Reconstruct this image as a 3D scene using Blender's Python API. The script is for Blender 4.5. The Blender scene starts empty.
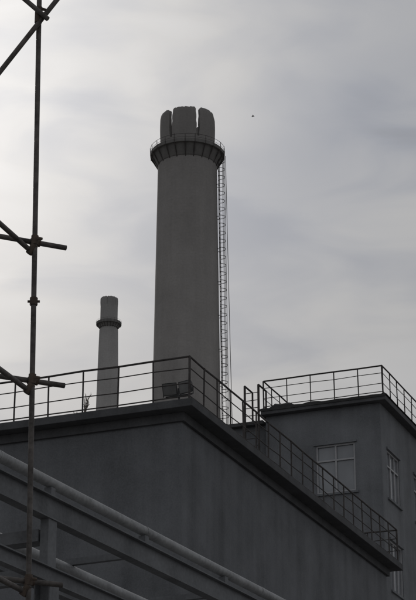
import bpy, bmesh, math, random
from mathutils import Vector, Matrix
random.seed(7)
S=bpy.context.scene
S.view_settings.view_transform='Standard'; S.view_settings.look='None'; S.view_settings.exposure=0
col=S.collection
# ---------------------------------------------------------------- helpers
def new_mat(name):
    m=bpy.data.materials.new(name); m.use_nodes=True
    nt=m.node_tree; b=nt.nodes['Principled BSDF']; return m,nt,b
def weathered(name,c,var=0.25,rough=0.9,metal=0.0,scale=0.6,streak=True,fine=25):
    m,nt,b=new_mat(name); N=nt.nodes; L=nt.links
    b.inputs['Roughness'].default_value=rough; b.inputs['Metallic'].default_value=metal
    b.inputs['Specular IOR Level'].default_value=0.25
    tc=N.new('ShaderNodeTexCoord')
    n1=N.new('ShaderNodeTexNoise'); n1.inputs['Scale'].default_value=scale; n1.inputs['Detail'].default_value=5; n1.inputs['Roughness'].default_value=.65
    L.new(tc.outputs['Object'],n1.inputs['Vector'])
    n2=N.new('ShaderNodeTexNoise'); n2.inputs['Scale'].default_value=fine; n2.inputs['Detail'].default_value=1
    L.new(tc.outputs['Object'],n2.inputs['Vector'])
    def math_(op,a,bb):
        n=N.new('ShaderNodeMath'); n.operation=op
        for i,v in enumerate((a,bb)):
            if isinstance(v,(int,float)): n.inputs[i].default_value=v
            else: L.new(v,n.inputs[i])
        return n.outputs[0]
    s=math_('MULTIPLY',n1.outputs['Fac'],.5)
    s=math_('ADD',s,math_('MULTIPLY',n2.outputs['Fac'],.2))
    if streak:
        mp=N.new('ShaderNodeMapping'); mp.inputs['Scale'].default_value=(2.2,2.2,0.12)
        L.new(tc.outputs['Object'],mp.inputs['Vector'])
        n3=N.new('ShaderNodeTexNoise'); n3.inputs['Scale'].default_value=1.0; n3.inputs['Detail'].default_value=4
        L.new(mp.outputs[0],n3.inputs['Vector'])
        s=math_('ADD',s,math_('MULTIPLY',n3.outputs['Fac'],.3))
    mr=N.new('ShaderNodeMapRange'); mr.inputs['From Min'].default_value=.34 if streak else .24; mr.inputs['From Max'].default_value=.66 if streak else .46
    mr.inputs['To Min'].default_value=1-var; mr.inputs['To Max'].default_value=1+var
    L.new(s,mr.inputs['Value'])
    vm=N.new('ShaderNodeVectorMath'); vm.operation='SCALE'; vm.inputs[0].default_value=c
    L.new(mr.outputs[0],vm.inputs['Scale']); L.new(vm.outputs[0],b.inputs['Base Color'])
    return m
M_wall=weathered('cement_render',(.140,.145,.154),.32)
M_wall2=weathered('cement_render_upper',(.160,.166,.176),.3)
M_slab=weathered('roof_slab_concrete',(.085,.086,.09),.3,scale=1.5)
M_corbel=weathered('corbel_concrete',(.14,.135,.13),.25,scale=1.5)
M_roof=weathered('roof_felt',(.05,.05,.05),.3,streak=False)
M_rail=weathered('painted_rail_steel',(.06,.054,.052),.4,rough=.7,scale=4,streak=False)
M_scaf=weathered('scaffold_tube_steel',(.10,.09,.084),.5,rough=.6,metal=.2,scale=5,streak=False)
M_rust=weathered('rusty_coupler',(.085,.065,.052),.4,rough=.8,scale=9,streak=False)
M_pipe=weathered('pipe_cladding',(.27,.275,.28),.3,rough=.5,metal=.3,scale=3,streak=False)
M_steel=weathered('rack_steel_paint',(.145,.15,.158),.35,rough=.7,scale=2)
M_frame=weathered('window_frame',(.36,.36,.37),.15,rough=.5,scale=4)
M_bark=weathered('bark',(.15,.13,.11),.3,scale=3)
M_lamp=weathered('lamp_housing',(.05,.05,.052),.2,rough=.6,scale=5,streak=False)
M_ground=weathered('yard_concrete',(.2,.195,.19),.35,scale=.25,streak=False,fine=8)
M_bird=weathered('bird_feathers',(.04,.04,.04),.2,scale=20,streak=False)
def glass(name,c,r):
    m,nt,b=new_mat(name); b.inputs['Roughness'].default_value=r
    b.inputs['Specular IOR Level'].default_value=.6
    n=nt.nodes.new('ShaderNodeTexNoise'); n.inputs['Scale'].default_value=1.3
    cr=nt.nodes.new('ShaderNodeValToRGB'); cr.color_ramp.elements[0].color=(*[k*.6 for k in c],1); cr.color_ramp.elements[1].color=(*[k*1.5 for k in c],1)
    nt.links.new(n.outputs['Fac'],cr.inputs[0]); nt.links.new(cr.outputs[0],b.inputs['Base Color'])
    return m
M_glass=glass('window_glass',(.21,.22,.235),.15)
M_lens=glass('lamp_glass',(.12,.12,.12),.35)

def chimney_mat(name,c,soot_z0,soot_z1):
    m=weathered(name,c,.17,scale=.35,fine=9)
    nt=m.node_tree; N=nt.nodes; L=nt.links; b=N['Principled BSDF']
    src=b.inputs['Base Color'].links[0].from_socket
    uv=N.new('ShaderNodeUVMap')
    br=N.new('ShaderNodeTexBrick'); br.inputs['Scale'].default_value=1
    br.inputs['Brick Width'].default_value=.5; br.inputs['Row Height'].default_value=.18; br.inputs['Mortar Size'].default_value=.012
    br.inputs['Color1'].default_value=(1,1,1,1); br.inputs['Color2'].default_value=(.88,.88,.88,1); br.inputs['Mortar'].default_value=(.72,.72,.72,1)
    L.new(uv.outputs[0],br.inputs['Vector'])
    mx=N.new('ShaderNodeMixRGB'); mx.blend_type='MULTIPLY'; mx.inputs[0].default_value=.2
    L.new(src,mx.inputs[1]); L.new(br.outputs['Color'],mx.inputs[2])
    geo=N.new('ShaderNodeNewGeometry'); sx=N.new('ShaderNodeSeparateXYZ'); L.new(geo.outputs['Position'],sx.inputs[0])
    mr=N.new('ShaderNodeMapRange'); mr.inputs['From Min'].default_value=soot_z0; mr.inputs['From Max'].default_value=soot_z1
    mr.inputs['To Min'].default_value=1; mr.inputs['To Max'].default_value=.8
    L.new(sx.outputs['Z'],mr.inputs['Value'])
    vm=N.new('ShaderNodeVectorMath'); vm.operation='SCALE'; L.new(mx.outputs[0],vm.inputs[0]); L.new(mr.outputs[0],vm.inputs['Scale'])
    L.new(vm.outputs[0],b.inputs['Base Color'])
    return m
M_chim=chimney_mat('chimney_concrete',(.275,.262,.252),44,52)
M_chim_haze=chimney_mat('chimney_concrete_far_hazed',(.33,.32,.312),54,58)  # concrete lightened: aerial haze is painted into the far chimney's colour

def finish(bm,name,mat,parent=None,smooth=False,bevel=0):
    bmesh.ops.recalc_face_normals(bm,faces=bm.faces)
    me=bpy.data.meshes.new(name); bm.to_mesh(me); bm.free()
    if smooth:
        for p in me.polygons: p.use_smooth=True
    o=bpy.data.objects.new(name,me); col.objects.link(o); me.materials.append(mat)
    if bevel:
        md=o.modifiers.new('bevel','BEVEL'); md.width=bevel; md.segments=2; md.limit_method='ANGLE'
    if smooth:
        md=o.modifiers.new('edge','EDGE_SPLIT'); md.split_angle=math.radians(40)
    if parent: o.parent=parent
    return o
def empty(name,loc=(0,0,0)):
    e=bpy.data.objects.new(name,None); col.objects.link(e); return e
def tube(bm,p0,p1,r,n=8,r1=None):
    p0=Vector(p0);p1=Vector(p1); d=p1-p0
    if d.length<1e-6: return
    r1=r if r1 is None else r1
    q=d.to_track_quat('Z','Y'); a=[];b=[]
    for i in range(n):
        t=2*math.pi*i/n; v=Vector((math.cos(t),math.sin(t),0))
        a.append(bm.verts.new(p0+q@(v*r))); b.append(bm.verts.new(p1+q@(v*r1)))
    for i in range(n):
        j=(i+1)%n; bm.faces.new((a[i],a[j],b[j],b[i]))
    bm.faces.new(a[::-1]); bm.faces.new(b)
class Frame:
    def __init__(s,o,e1,e2): s.o=Vector(o);s.e1=Vector(e1).normalized();s.e2=Vector(e2).normalized()
    def p(s,a,b,z): return s.o+s.e1*a+s.e2*b+Vector((0,0,z))
    def box(s,bm,a0,a1,b0,b1,z0,z1):
        v=[bm.verts.new(s.p(a,b,z)) for z in (z0,z1) for a,b in ((a0,b0),(a1,b0),(a1,b1),(a0,b1))]
        for f in ((0,1,2,3),(4,5,6,7),(0,1,5,4),(1,2,6,5),(2,3,7,6),(3,0,4,7)):
            bm.faces.new([v[i] for i in f])
def mk(fn,name,mat,parent=None,**k):
    bm=bmesh.new(); fn(bm); return finish(bm,name,mat,parent,**k)

R=Vector((.3762,.9265,0)); Lf=Vector((-.9265,.3762,0))
# ---------------------------------------------------------------- ground
mk(lambda bm:[bm.faces.new([bm.verts.new(v) for v in ((-1500,-1500,0),(1500,-1500,0),(1500,1500,0),(-1500,1500,0))])],'ground',M_ground)

# ---------------------------------------------------------------- window builder
def window(parent,fr,axis,c,zc,w,h,wallpos,n_mull=1):
    def bx(bm,u0,u1,d0,d1,z0,z1):
        if axis=='a': fr.box(bm,u0,u1,wallpos+d0,wallpos+d1,z0,z1)
        else: fr.box(bm,wallpos+d0,wallpos+d1,u0,u1,z0,z1)
    u0,u1,z0,z1=c-w/2,c+w/2,zc-h/2,zc+h/2
    mk(lambda bm:bx(bm,u0,u1,.095,.11,z0,z1),'window_glass',M_glass,parent)
    def fm(bm):
        t=.06
        bx(bm,u0,u1,.03,.09,z0,z0+t); bx(bm,u0,u1,.03,.09,z1-t,z1)
        bx(bm,u0,u0+t,.03,.09,z0+t,z1-t); bx(bm,u1-t,u1,.03,.09,z0+t,z1-t)
        zt=z0+h*.66
        bx(bm,u0+t,u1-t,.035,.09,zt,zt+t)
        for i in range(n_mull):
            um=u0+(i+1)*w/(n_mull+1)
            bx(bm,um-t/2,um+t/2,.04,.088,z0+t,zt)
            bx(bm,um-t/2,um+t/2,.04,.088,zt+t,z1-t)
    mk(fm,'window_frame',M_frame,parent)
    mk(lambda bm:bx(bm,u0-.1,u1+.1,-.07,.03,z0-.08,z0-.003),'window_sill',M_wall2,parent)
    mk(lambda bm:bx(bm,u0-.08,u1+.08,-.06,.03,z1+.003,z1+.08),'window_head',M_wall2,parent)
def wall_with_openings(bm,fr,axis,lo,hi,z0,z1,p,th,ops):
    def bx(u0,u1,za,zb):
        if u1-u0<1e-4 or zb-za<1e-4: return
        if axis=='a': fr.box(bm,u0,u1,p,p+th,za,zb)
        else: fr.box(bm,p,p+th,u0,u1,za,zb)
    cols={}
    for o in ops: cols.setdefault((o[0],o[1]),[]).append((o[2],o[3]))
    cur=lo
    for (u0,u1),zs in sorted(cols.items()):
        bx(cur,u0,z0,z1); z=z0
        for za,zb in sorted(zs): bx(u0,u1,z,za); z=zb
        bx(u0,u1,z,z1); cur=u1
    bx(cur,hi,z0,z1)

def railing(name,fr,path,z,h=1.1,step=.93,rt=.026,rm=.014,mids=(.38,.74),posts_r=.022):
    e=empty(name)
    def posts(bm):
        for (a0,b0),(a1,b1) in zip(path[:-1],path[1:]):
            ln=math.hypot(a1-a0,b1-b0); n=max(1,round(ln/step))
            for i in range(n+1):
                t=i/n
                p=fr.p(a0+(a1-a0)*t,b0+(b1-b0)*t,z)
                j=Vector((random.uniform(-.02,.02),random.uniform(-.02,.02),h))
                tube(bm,p,p+j,posts_r*(1.3 if i in(0,n) else 1),6)
                tube(bm,p,p+Vector((0,0,.02)),.06,8)
    mk(posts,'posts',M_rail,e,smooth=True)
    def rails(bm):
        for (a0,b0),(a1,b1) in zip(path[:-1],path[1:]):
            ln=math.hypot(a1-a0,b1-b0); n=max(1,round(ln/step))
            prev={}
            for i in range(n+1):
                t=i/n
                for k,(hh,rr) in enumerate([(h,rt)]+[(h*m,rm) for m in mids]+[(.1,rm*1.2)]):
                    p=fr.p(a0+(a1-a0)*t,b0+(b1-b0)*t,z+hh+random.uniform(-.014,.014))
                    if k in prev: tube(bm,prev[k],p,rr,6)
                    prev[k]=p
    mk(rails,'rails',M_rail,e,smooth=True)
    return e

# ---------------------------------------------------------------- lower factory building
B1=Frame((-.383,43.5,0),Lf,R); Z1=16.66
b1=empty('factory_building')
mk(lambda bm:B1.box(bm,.45,22,.45,17.1,0,Z1-.2),'walls',M_wall,b1)
mk(lambda bm:B1.box(bm,0,22.4,0,17.5,Z1-.197,Z1),'roof_slab',M_slab,b1,bevel=.012)
mk(lambda bm:(B1.box(bm,.3,22.1,.3,17.2,Z1+.002,Z1+.03)),'roof_felt',M_roof,b1)
mk(lambda bm:B1.box(bm,.36,22.05,.36,17.2,Z1-.42,Z1-.203),'cornice',M_slab,b1)
railing('roof_railing',B1,[(21.9,.12),(.12,.12),(.12,17.35),(8,17.35)],Z1)

# ---------------------------------------------------------------- upper factory building
B2=Frame((6.45,66.2,0),Lf,R); Z2=24.7
b2=empty('factory_building')
opsF=[(2.05-.75,2.05+.75,22.15-.92-3.4*k,22.15+.92-3.4*k) for k in range(6)]
opsS=[(x-.75,x+.75,21.95-.92-3.4*k,21.95+.92-3.4*k) for k in range(6) for x in (1.75,5.2,8.6)]
mk(lambda bm:wall_with_openings(bm,B2,'a',.55,4.75,0,Z2-.25,.3,.25,opsF),'front_wall',M_wall2,b2)
mk(lambda bm:wall_with_openings(bm,B2,'b',.3,12,0,Z2-.25,.3,.25,opsS),'side_wall',M_wall2,b2)
mk(lambda bm:(B2.box(bm,4.5,4.75,.55,12,0,Z2-.25),B2.box(bm,.55,4.5,11.75,12,0,Z2-.25)),'rear_walls',M_wall2,b2)
def floors(bm):
    for k in range(7): B2.box(bm,.552,4.498,.552,11.748,3.4*k+.1,3.4*k+.3)
mk(floors,'floors',M_slab,b2)
mk(lambda bm:B2.box(bm,0,4.85,0,12.3,Z2-.247,Z2-.07),'roof_slab',M_slab,b2,bevel=.012)
def felt(bm):
    n=26; rows=[]
    for i in range(n+1):
        a=-.03+4.9*i/n
        h=.075+.05*abs(math.sin(i*1.7))*random.random()+(.12 if 19<i<24 else 0)+(.05 if 13<i<17 else 0)
        rows.append([bm.verts.new(B2.p(a,b,Z2-.07+z)) for b,z in ((-.03,-.05),(-.035,h*.6),(.1,h),(1.2,.05),(12.3,.05))])
    for i in range(n):
        for j in range(4): bm.faces.new((rows[i][j],rows[i+1][j],rows[i+1][j+1],rows[i][j+1]))
mk(felt,'roof_felt',M_roof,b2)
for o in opsF: window(b2,B2,'a',(o[0]+o[1])/2,(o[2]+o[3])/2,1.5,1.84,.3)
for o in opsS: window(b2,B2,'b',(o[0]+o[1])/2,(o[2]+o[3])/2,1.5,1.84,.3,2)
mk(lambda bm:B2.box(bm,4.76,6.6,.5,9,0,Z2-.5),'annex_wall',M_wall,b2)
mk(lambda bm:B2.box(bm,4.853,6.8,.25,9.2,Z2-.497,Z2-.36),'annex_roof',M_slab,b2,bevel=.01)
railing('roof_railing',B2,[(4.75,9),(4.75,.1),(.1,.1),(.1,12.2)],Z2,step=.92,rt=.03)
def gl(bm):
    for a in (4.95,5.5):
        tube(bm,B2.p(a,.08,Z2-8),B2.p(a,.08,Z2+1.0),.045,8)
        tube(bm,B2.p(a,.08,Z2+1.0),B2.p(a,.9,Z2+1.0),.035,8)
        tube(bm,B2.p(a,.9,Z2-.36),B2.p(a,.9,Z2+1.0),.035,8)
    for i in range(30): tube(bm,B2.p(4.95,.08,Z2-8+.3*i),B2.p(5.5,.08,Z2-8+.3*i),.015,6)
mk(gl,'roof_access_ladder',M_rail,None,smooth=True)

# ---------------------------------------------------------------- chimneys
def chimney(x,y,prof,z_plat,r_plat,z_top,r_crown,slit0,n_slit,slit_w,slit_z,mat,rail_h,seed):
    rnd=random.Random(seed)
    e=empty('factory_chimney')
    C=Vector((x,y,0))
    bm=bmesh.new(); uvl=bm.loops.layers.uv.new('UVMap'); n=64; rings=[]
    zs=[]
    for (z0,r0),(z1,r1) in zip(prof[:-1],prof[1:]):
        k=max(1,int((z1-z0)/2.5))
        for i in range(k): zs.append((z0+(z1-z0)*i/k,r0+(r1-r0)*i/k))
    zs.append(prof[-1])
    for z,r in zs:
        rings.append([bm.verts.new(C+Vector((math.cos(2*math.pi*i/n)*r,math.sin(2*math.pi*i/n)*r,z))) for i in range(n)])
    for k in range(len(zs)-1):
        for i in range(n):
            j=(i+1)%n; f=bm.faces.new((rings[k][i],rings[k][j],rings[k+1][j],rings[k+1][i]))
            for l,(uu,vv) in zip(f.loops,((i,k),(i+1,k),(i+1,k+1),(i,k+1))):
                l[uvl].uv=(uu/n*2*math.pi*1.8,zs[vv][0])
    finish(bm,'shaft',mat,e,smooth=True)
    zb=prof[-1][0]
    bm=bmesh.new(); th=.22*r_crown/1.56; sc=r_crown/1.56
    for s in range(n_slit):
        A0=slit0+s*2*math.pi/n_slit; A1=A0+2*math.pi/n_slit
        m=18; off=rnd.uniform(-.04,.04)*sc; lean=rnd.uniform(-.01,.04)*sc
        cols=[]; K=9
        jit=[rnd.uniform(-.09,.09) for _ in range(K+1)]
        for i in range(m+1):
            t=i/m
            ed=min(t,1-t)*(A1-A0)*r_crown
            rr=.14*sc
            drop=0 if ed>rr else rr-math.sqrt(max(0,rr*rr-(rr-ed)**2))
            zt=z_top+off-drop*.8+rnd.uniform(-.025,.025)
            o=[];inn=[]
            for k in range(K+1):
                q=k/K; z=slit_z+(zt-slit_z)*q
                hw=slit_w*(.42+.2*q+jit[k])/r_crown
                a=A0+hw+(A1-A0-2*hw)*t
                r=r_crown+.03*math.sin(q*math.pi)*sc+lean*q-(.03*sc if k==K else 0)
                d=Vector((math.sin(a),-math.cos(a),0))
                o.append(bm.verts.new(C+d*r+Vector((0,0,z)))); inn.append(bm.verts.new(C+d*(r-th)+Vector((0,0,z))))
            cols.append((o,inn))
        for i in range(m):
            (o0,i0),(o1,i1)=cols[i],cols[i+1]
            for k in range(K):
                bm.faces.new((o0[k],o1[k],o1[k+1],o0[k+1])); bm.faces.new((i0[k],i0[k+1],i1[k+1],i1[k]))
            bm.faces.new((o0[K],o1[K],i1[K],i0[K]))
        for (o,inn) in (cols[0],cols[-1]):
            for k in range(K): bm.faces.new((o[k],o[k+1],inn[k+1],inn[k]))
    finish(bm,'crown',mat,e)
    bm=bmesh.new(); sec=[(r_crown,zb-.3),(r_crown,slit_z),(r_crown-th,slit_z),(r_crown-th,zb-3)]
    rg=[[bm.verts.new(C+Vector((math.cos(2*math.pi*i/n)*r,math.sin(2*math.pi*i/n)*r,z))) for i in range(n)] for r,z in sec]
    for k in range(3):
        for i in range(n):
            j=(i+1)%n; bm.faces.new((rg[k][i],rg[k][j],rg[k+1][j],rg[k+1][i]))
    bm.faces.new(rg[3])
    finish(bm,'collar',mat,e,smooth=True)
    rs=prof[-1][1]; sp=r_plat/2.15
    bm=bmesh.new(); n2=48
    sec=[(rs-.02,z_plat-.75*sp),(rs+.05*sp,z_plat-.7*sp),(rs+.22*sp,z_plat-.3*sp),(rs+.30*sp,z_plat-.08),(r_plat,z_plat-.075),(r_plat,z_plat+.12),(rs-.25*sp,z_plat+.05)]
    vs=[[bm.verts.new(C+Vector((math.cos(2*math.pi*i/n2)*r,math.sin(2*math.pi*i/n2)*r,z))) for i in range(n2)] for r,z in sec]
    for k in range(len(sec)-1):
        for i in range(n2):
            j=(i+1)%n2; bm.faces.new((vs[k][i],vs[k][j],vs[k+1][j],vs[k+1][i]))
    finish(bm,'corbelled_ledge',M_corbel,e)
    def br(bm):
        nb=22
        for i in range(nb):
            a=2*math.pi*(i+.3+rnd.uniform(-.1,.1))/nb; d=Vector((math.cos(a),math.sin(a),0))
            tube(bm,C+d*(rs-.05)+Vector((0,0,z_plat-.85*sp)),C+d*(r_plat-.05)+Vector((0,0,z_plat-.08)),.035*sp,6)
            a2=2*math.pi*(i+1.3)/nb
            top=rail_h*rnd.uniform(.8,1.1)
            tube(bm,C+d*r_plat+Vector((0,0,z_plat-.12)),C+d*(r_plat+.02)+Vector((0,0,z_plat+top)),.018*sp,6)
            for q,(hh,rad) in enumerate(((1,.011),(.5,.008))):
                for w in range(3):
                    aa=a+(a2-a)*w/3; ab=a+(a2-a)*(w+1)/3
                    tube(bm,C+Vector((math.cos(aa)*r_plat,math.sin(aa)*r_plat,z_plat+rail_h*hh)),C+Vector((math.cos(ab)*r_plat,math.sin(ab)*r_plat,z_plat+rail_h*hh)),rad*sp,6)
    mk(br,'platform_railing_and_brackets',M_rail,e)
    return e,C
prof=[(0,2.30),(36.3,1.87),(50.4,1.705),(51.0,1.70)]
ch,C=chimney(-1.19,100,prof,50.98,2.15,53.45,1.56,math.radians(-37),6,.2,51.6,M_chim,.40,3)
def r_at(z):
    for (z0,r0),(z1,r1) in zip(prof[:-1],prof[1:]):
        if z<=z1: return r0+(r1-r0)*(z-z0)/(z1-z0)
    return prof[-1][1]
def lad(bm):
    az=math.radians(-8); d=Vector((math.cos(az),math.sin(az),0)); t=Vector((-d.y,d.x,0))
    def P(z,o,s): return C+d*(r_at(z)+o)+t*s+Vector((0,0,z))
    z0,z1=2.5,51
    segs=[z0+(z1-z0)*i/24 for i in range(25)]
    for a,b in zip(segs[:-1],segs[1:]):
        for s in (-.21,.21): tube(bm,P(a,.12,s),P(b,.12,s),.022,5)
        for o,s in ((.46,0),(.36,.25),(.36,-.25)): tube(bm,P(a,o,s),P(b,o,s),.014,4)
        for s in (-.21,.21): tube(bm,P(a,-.02,s),P(a,.12,s),.018,4)
    z=z0
    while z<z1:
        tube(bm,P(z,.12,-.21),P(z,.12,.21),.012,4); z+=.3
    z=z0+2
    while z<z1:
        pts=[P(z,.12+.34*math.sin(math.pi*k/8),-.28*math.cos(math.pi*k/8)) for k in range(9)]
        for a,b in zip(pts[:-1],pts[1:]): tube(bm,a,b,.019,4)
        z+=.5
mk(lad,'caged_ladder',M_rail,ch)
def cable(bm):
    top=C+Vector((2.2,-.2,50.9)); bot=C+Vector((3.3,-.2,2))
    N_=20
    for i in range(N_):
        a=top.lerp(bot,i/N_); b=top.lerp(bot,(i+1)/N_)
        a.x-=.06*math.sin(math.pi*i/N_); b.x-=.06*math.sin(math.pi*(i+1)/N_)
        tube(bm,a,b,.018,5)
mk(cable,'lightning_cable',M_rail,ch)
prof2=[(0,1.40),(49.9,.847),(55.6,.735)]
chimney(-7.76,140,prof2,56.1,.98,58.25,.68,math.radians(-10),6,.02,57.6,M_chim_haze,.25,5)

# ---------------------------------------------------------------- flood light on roof
fl=empty('flood_light')
def stand(bm):
    tube(bm,B1.p(.55,.5,Z1+.03),B1.p(.55,.5,Z1+.28),.025,8)
    tube(bm,B1.p(.2,.5,Z1+.28),B1.p(.9,.5,Z1+.28),.02,8)
    tube(bm,B1.p(.55,.5,Z1+.03),B1.p(.55,.5,Z1+.05),.09,10)
    for a in (.76,.38):
        for s in (-.2,.2):
            tube(bm,B1.p(a+s,.5,Z1+.28),B1.p(a+s,.5,Z1+.47),.012,6)
mk(stand,'stand',M_lamp,fl,smooth=True)
for a,yaw,tilt in ((.78,.1,.35),(.36,-.25,.2)):
    bm=bmesh.new()
    v=[(-.19,-.06,-.16),(.19,-.06,-.16),(.19,-.06,.16),(-.19,-.06,.16),(-.13,.10,-.10),(.13,.10,-.10),(.13,.10,.10),(-.13,.10,.10)]
    vs=[bm.verts.new(p) for p in v]
    for f in ((0,1,2,3),(4,5,6,7),(0,1,5,4),(1,2,6,5),(2,3,7,6),(3,0,4,7)): bm.faces.new([vs[i] for i in f])
    o=finish(bm,'housing',M_lamp,fl,bevel=.01)
    bm=bmesh.new(); vs=[bm.verts.new(p) for p in ((-.165,-.066,-.135),(.165,-.066,-.135),(.165,-.066,.135),(-.165,-.066,.135))]; bm.faces.new(vs)
    g=finish(bm,'lens',M_lens,fl)
    mt=Matrix.Translation(B1.p(a,.5,Z1+.47))@Matrix.Rotation(-.385+yaw,4,'Z')@Matrix.Rotation(tilt,4,'X')
    o.matrix_world=mt; g.matrix_world=mt

# ---------------------------------------------------------------- pipe rack
PR=Frame((-1.95,17.24,0),(.4305,.9026,0),(-.9026,.4305,0))
pr=empty('pipe_rack')
def pipes(bm):
    s=-6
    while s<45:
        tube(bm,PR.p(s,0,6.98),PR.p(s+2.99,0,6.98),.055,16)
        tube(bm,PR.p(s+2.95,0,6.98),PR.p(s+3.03,0,6.98),.058,16)
        tube(bm,PR.p(s,.9,6.62),PR.p(s+3,.9,6.62),.09,16)
        s+=3
mk(pipes,'insulated_pipes',M_pipe,pr,smooth=True)
def ibeam(bm,fr,a0,a1,b,z0,z1,w=.12,t=.014):
    fr.box(bm,a0,a1,b-w/2,b+w/2,z1-t,z1); fr.box(bm,a0,a1,b-w/2,b+w/2,z0,z0+t)
    fr.box(bm,a0,a1,b-.005,b+.005,z0+t,z1-t)
def beams(bm):
    ibeam(bm,PR,-6,45,0,6.60,6.84)
    ibeam(bm,PR,-6,45,1.5,6.60,6.84)
    ibeam(bm,PR,-6,45,0.0,5.98,6.14,.1)
    for k in range(-1,8):
        s=.94+6*k
        PR.box(bm,s-.09,s+.09,.065,1.43,6.38,6.5)
        PR.box(bm,s-.05,s+.05,.065,1.43,5.99,6.13)
    for k in range(-3,24):
        s=.94+2*k
        if k%3: PR.box(bm,s-.03,s+.03,.065,1.43,6.70,6.77)
        PR.box(bm,s-.04,s+.04,-.04,.04,6.842,6.925)
mk(beams,'beams',M_steel,pr)
def colsf(bm):
    for k in range(-1,8):
        s=.94+6*k
        for b in (0,1.5):
            for d in (-.085,.075): PR.box(bm,s-.09,s+.09,b+d,b+d+.012,0,5.975 if b==0 else 6.595)
            PR.box(bm,s-.006,s+.006,b-.07,b+.07,0,5.975 if b==0 else 6.595)
            if b==0: PR.box(bm,s-.08,s+.08,-.045,.045,6.142,6.598)
            PR.box(bm,s-.2,s+.2,b-.2,b+.2,0,.03)
mk(colsf,'columns',M_steel,pr)

# ---------------------------------------------------------------- scaffolding
sc=empty('scaffolding')
def pole(z): return Vector((-1.43-.0169*z,16,z))
H1=Vector((.91,.414,0)); H2=Vector((.34,.94,0))
def scaf(bm):
    tube(bm,pole(0.05),pole(13.2),.0242,12)
    base2=H1*-2.0; base3=H2*-1.8
    for off in (base2,base3,base2+base3):
        tube(bm,pole(.05)+off,pole(13.2)+off,.0242,12)
    for z in (2.0,3.8,5.5,7.31,8.65,13.0):
        p=pole(z)
        tube(bm,p+Vector((0,.05,0))-H1*2.3,p+Vector((0,.05,0))+H1*.30,.0242,12)
        tube(bm,p+Vector((-.05,0,-.09))-H2*2.1,p+Vector((-.05,0,-.09))+H2*.12,.0242,12)
        tube(bm,p+base3+Vector((0,.05,0))-H1*2.3,p+base3+Vector((0,.05,0))+H1*.30,.0242,12)
    tube(bm,pole(10.98)+Vector((.28,-.06,.32)),pole(9.2)+Vector((-1.0,-.06,.2)),.0242,12)
    tube(bm,Vector((-1.52,15.9,10.90)),Vector((-2.13,15.9,11.48)),.0242,12)
mk(scaf,'tubes',M_scaf,sc,smooth=True)
def coup(bm):
    for z in (2.0,3.8,5.5,7.31,8.65,11.04):
        p=pole(z)
        tube(bm,p-Vector((0,0,.045)),p+Vector((0,0,.045)),.034,10)
        if z<11:
            tube(bm,p-Vector((.05,0,.13)),p+Vector((.0,0,-.05)),.034,10)
            tube(bm,p+Vector((0,.05,0))-H1*.045,p+Vector((0,.05,0))+H1*.045,.035,10)
        tube(bm,p+Vector((.03,-.05,0)),p+Vector((.07,-.03,0)),.014,6)
    tube(bm,pole(8.05)-Vector((0,0,.035)),pole(8.05)+Vector((0,0,.035)),.036,10)
    tube(bm,pole(8.05)+Vector((-.055,0,0)),pole(8.05)+Vector((.055,0,0)),.012,6)
    tube(bm,pole(10.95)-Vector((0,0.05,.06)),pole(10.95)+Vector((0,-.05,.06)),.036,10)
mk(coup,'couplers',M_rust,sc,smooth=True)

# ---------------------------------------------------------------- bare poplar, only its tip clears the roof
def tree(bm):
    rnd=random.Random(4)
    def branch(p,d,l,r,lev):
        n=3; q=p.copy(); dd=d.copy()
        for i in range(n):
            nd=(dd+Vector((rnd.uniform(-.1,.1),rnd.uniform(-.1,.1),.12))).normalized()
            e=q+nd*l/n; r0=r*(1-.8*i/n); r1=r*(1-.8*(i+1)/n); tube(bm,q,e,r0,5,r1)
            if lev<3:
                for k in range([0,4,3][lev] if lev else 0):
                    a=rnd.uniform(0,6.28); cd=(nd+Vector((math.cos(a),math.sin(a),.3))*rnd.uniform(.3,.6)).normalized()
                    branch(q.lerp(e,rnd.random()),cd,l*rnd.uniform(.3,.45),max(r1*.5,.01),lev+1)
            q=e;dd=nd
    base=Vector((-4.75,70,0)); H=25.6
    for i in range(16):
        tube(bm,base+Vector((0,0,H*i/16)),base+Vector((0,0,H*(i+1)/16)),.3*(1-i/16)+.012,8,.3*(1-(i+1)/16)+.012)
    for i in range(46):
        z=4+(H-4.5)*i/45; a=i*2.4; l=(2.9*(1-(z/H))+.7)
        branch(base+Vector((0,0,z)),Vector((math.cos(a)*.38,math.sin(a)*.38,1)).normalized(),l,.02+.07*(1-z/H),1)
mk(tree,'bare_poplar_tree',M_bark,None)

# ---------------------------------------------------------------- bird (far off)
def bird(bm):
    c=Vector((3.05,116,61.9)); pr_=[(-.16,.006),(-.09,.032),(0,.045),(.07,.032),(.11,.026),(.15,.006)]
    k=.7
    for (a,ra),(b,rb) in zip(pr_[:-1],pr_[1:]): tube(bm,c+Vector((a*k,0,0)),c+Vector((b*k,0,0)),ra*k,8,rb*k)
    for s in (-1,1):
        v=[bm.verts.new(c+Vector(p)*k) for p in ((.06,s*.03,.01),(.04,s*.14,.05),(-.03,s*.28,.03),(-.06,s*.14,.045),(-.04,s*.03,.01))]
        bm.faces.new(v)
mk(bird,'bird',M_bird)

# ---------------------------------------------------------------- light
AZ=math.radians(-13); EL=math.radians(29)
sd=Vector((math.sin(AZ)*math.cos(EL),math.cos(AZ)*math.cos(EL),math.sin(EL)))
ld=bpy.data.lights.new('sun','SUN'); ld.energy=1.0; ld.angle=math.radians(12); ld.color=(1,.95,.88)
lo=bpy.data.objects.new('sun',ld); col.objects.link(lo); lo.rotation_euler=(-sd).to_track_quat('-Z','Y').to_euler(); lo.location=sd*200

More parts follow.
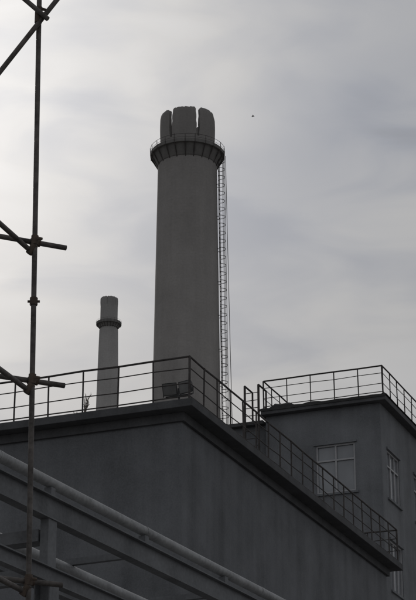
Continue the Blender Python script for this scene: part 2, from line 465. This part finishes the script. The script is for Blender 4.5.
w=bpy.data.worlds.new('World'); S.world=w; w.use_nodes=True; nt=w.node_tree; N=nt.nodes; L=nt.links
bg=N['Background']; bg.inputs['Strength'].default_value=.1
sky=N.new('ShaderNodeTexSky'); sky.sky_type='NISHITA'; sky.sun_disc=False; sky.sun_elevation=EL; sky.sun_rotation=AZ; sky.dust_density=2; sky.air_density=1
tc=N.new('ShaderNodeTexCoord')
def M(op,a,b=None,c=None):
    n=N.new('ShaderNodeMath'); n.operation=op
    for i,v in enumerate((a,b,c)):
        if v is None: continue
        if isinstance(v,(int,float)): n.inputs[i].default_value=v
        else: L.new(v,n.inputs[i])
    return n.outputs[0]
def noise(scale,stretch,rot,detail,dist,loc=(0,0,0)):
    mp=N.new('ShaderNodeMapping'); mp.inputs['Rotation'].default_value=rot; mp.inputs['Scale'].default_value=stretch; mp.inputs['Location'].default_value=loc
    L.new(tc.outputs['Generated'],mp.inputs['Vector'])
    n=N.new('ShaderNodeTexNoise'); n.inputs['Scale'].default_value=scale; n.inputs['Detail'].default_value=detail; n.inputs['Distortion'].default_value=dist; n.inputs['Roughness'].default_value=.45
    L.new(mp.outputs[0],n.inputs['Vector']); return n.outputs['Fac']
dt=N.new('ShaderNodeVectorMath'); dt.operation='DOT_PRODUCT'; L.new(tc.outputs['Generated'],dt.inputs[0]); dt.inputs[1].default_value=sd
ang=M('ARCCOSINE',M('MINIMUM',dt.outputs['Value'],.99999))
g1=M('EXPONENT',M('MULTIPLY',M('POWER',M('DIVIDE',ang,math.radians(9.5)),2),-1))
g2=M('EXPONENT',M('MULTIPLY',M('DIVIDE',ang,math.radians(38)),-1))
nA=noise(6,(1,1,2.0),(0,.6,0),4,.4,(3,1,0))
nB=noise(12,(1,1,2.8),(0,.35,0),7,.8,(.4,2,1))
cl=M('ADD',M('MULTIPLY',nA,.55),M('MULTIPLY',nB,.45))
# thinner, bluer gap in the cloud sheet
sep=N.new('ShaderNodeSeparateXYZ'); L.new(tc.outputs['Generated'],sep.inputs[0])
X=M('ADD',sep.outputs['X'],M('MULTIPLY',M('SUBTRACT',nB,.5),.08)); Zc=M('ADD',sep.outputs['Z'],M('MULTIPLY',M('SUBTRACT',nA,.5),.10))
dx=M('SUBTRACT',X,.08); dz=M('SUBTRACT',Zc,.462)
ra=M('ADD',M('MULTIPLY',dx,.8),M('MULTIPLY',dz,.6)); rb=M('SUBTRACT',M('MULTIPLY',dz,.8),M('MULTIPLY',dx,.6))
gap=M('EXPONENT',M('MULTIPLY',M('ADD',M('POWER',M('DIVIDE',M('ABSOLUTE',ra),.10),2),M('POWER',M('DIVIDE',M('ABSOLUTE',rb),.05),2)),-1))
mr=N.new('ShaderNodeMapRange'); mr.interpolation_type='SMOOTHSTEP'
mr.inputs['From Min'].default_value=.35; mr.inputs['From Max'].default_value=.63; mr.inputs['To Min'].default_value=.86; mr.inputs['To Max'].default_value=1.12
L.new(cl,mr.inputs['Value'])
back=M('MULTIPLY',M('SUBTRACT',1.0,dt.outputs['Value']),.9)
bright=M('MULTIPLY',M('ADD',back,M('ADD',M('ADD',M('MULTIPLY',g1,4.2),M('MULTIPLY',g2,2.7)),2.05)),M('MULTIPLY',mr.outputs[0],M('SUBTRACT',1.0,M('MULTIPLY',gap,.24))))
mr2=N.new('ShaderNodeMapRange'); mr2.inputs['From Min'].default_value=.72; mr2.inputs['From Max'].default_value=1.05
L.new(M('SUBTRACT',mr.outputs[0],M('MULTIPLY',gap,.3)),mr2.inputs['Value'])
hue=N.new('ShaderNodeMixRGB'); hue.inputs[1].default_value=(.92,.98,1.11,1); hue.inputs[2].default_value=(.995,1.0,1.01,1); L.new(mr2.outputs[0],hue.inputs[0])
vm=N.new('ShaderNodeVectorMath'); vm.operation='SCALE'; L.new(hue.outputs[0],vm.inputs[0]); L.new(bright,vm.inputs['Scale'])
mix=N.new('ShaderNodeMixRGB'); mix.inputs[0].default_value=.95; L.new(sky.outputs[0],mix.inputs[1]); L.new(vm.outputs[0],mix.inputs[2])
L.new(mix.outputs[0],bg.inputs['Color'])

# ---------------------------------------------------------------- camera
cd=bpy.data.cameras.new('camera'); cam=bpy.data.objects.new('camera',cd); col.objects.link(cam)
cam.location=(0,0,1.6); cam.rotation_euler=(math.radians(90+22),0,0)
cd.sensor_fit='VERTICAL'; cd.sensor_height=36; cd.lens=1920/600*36; cd.clip_end=5000; cd.clip_start=.1
S.camera=cam
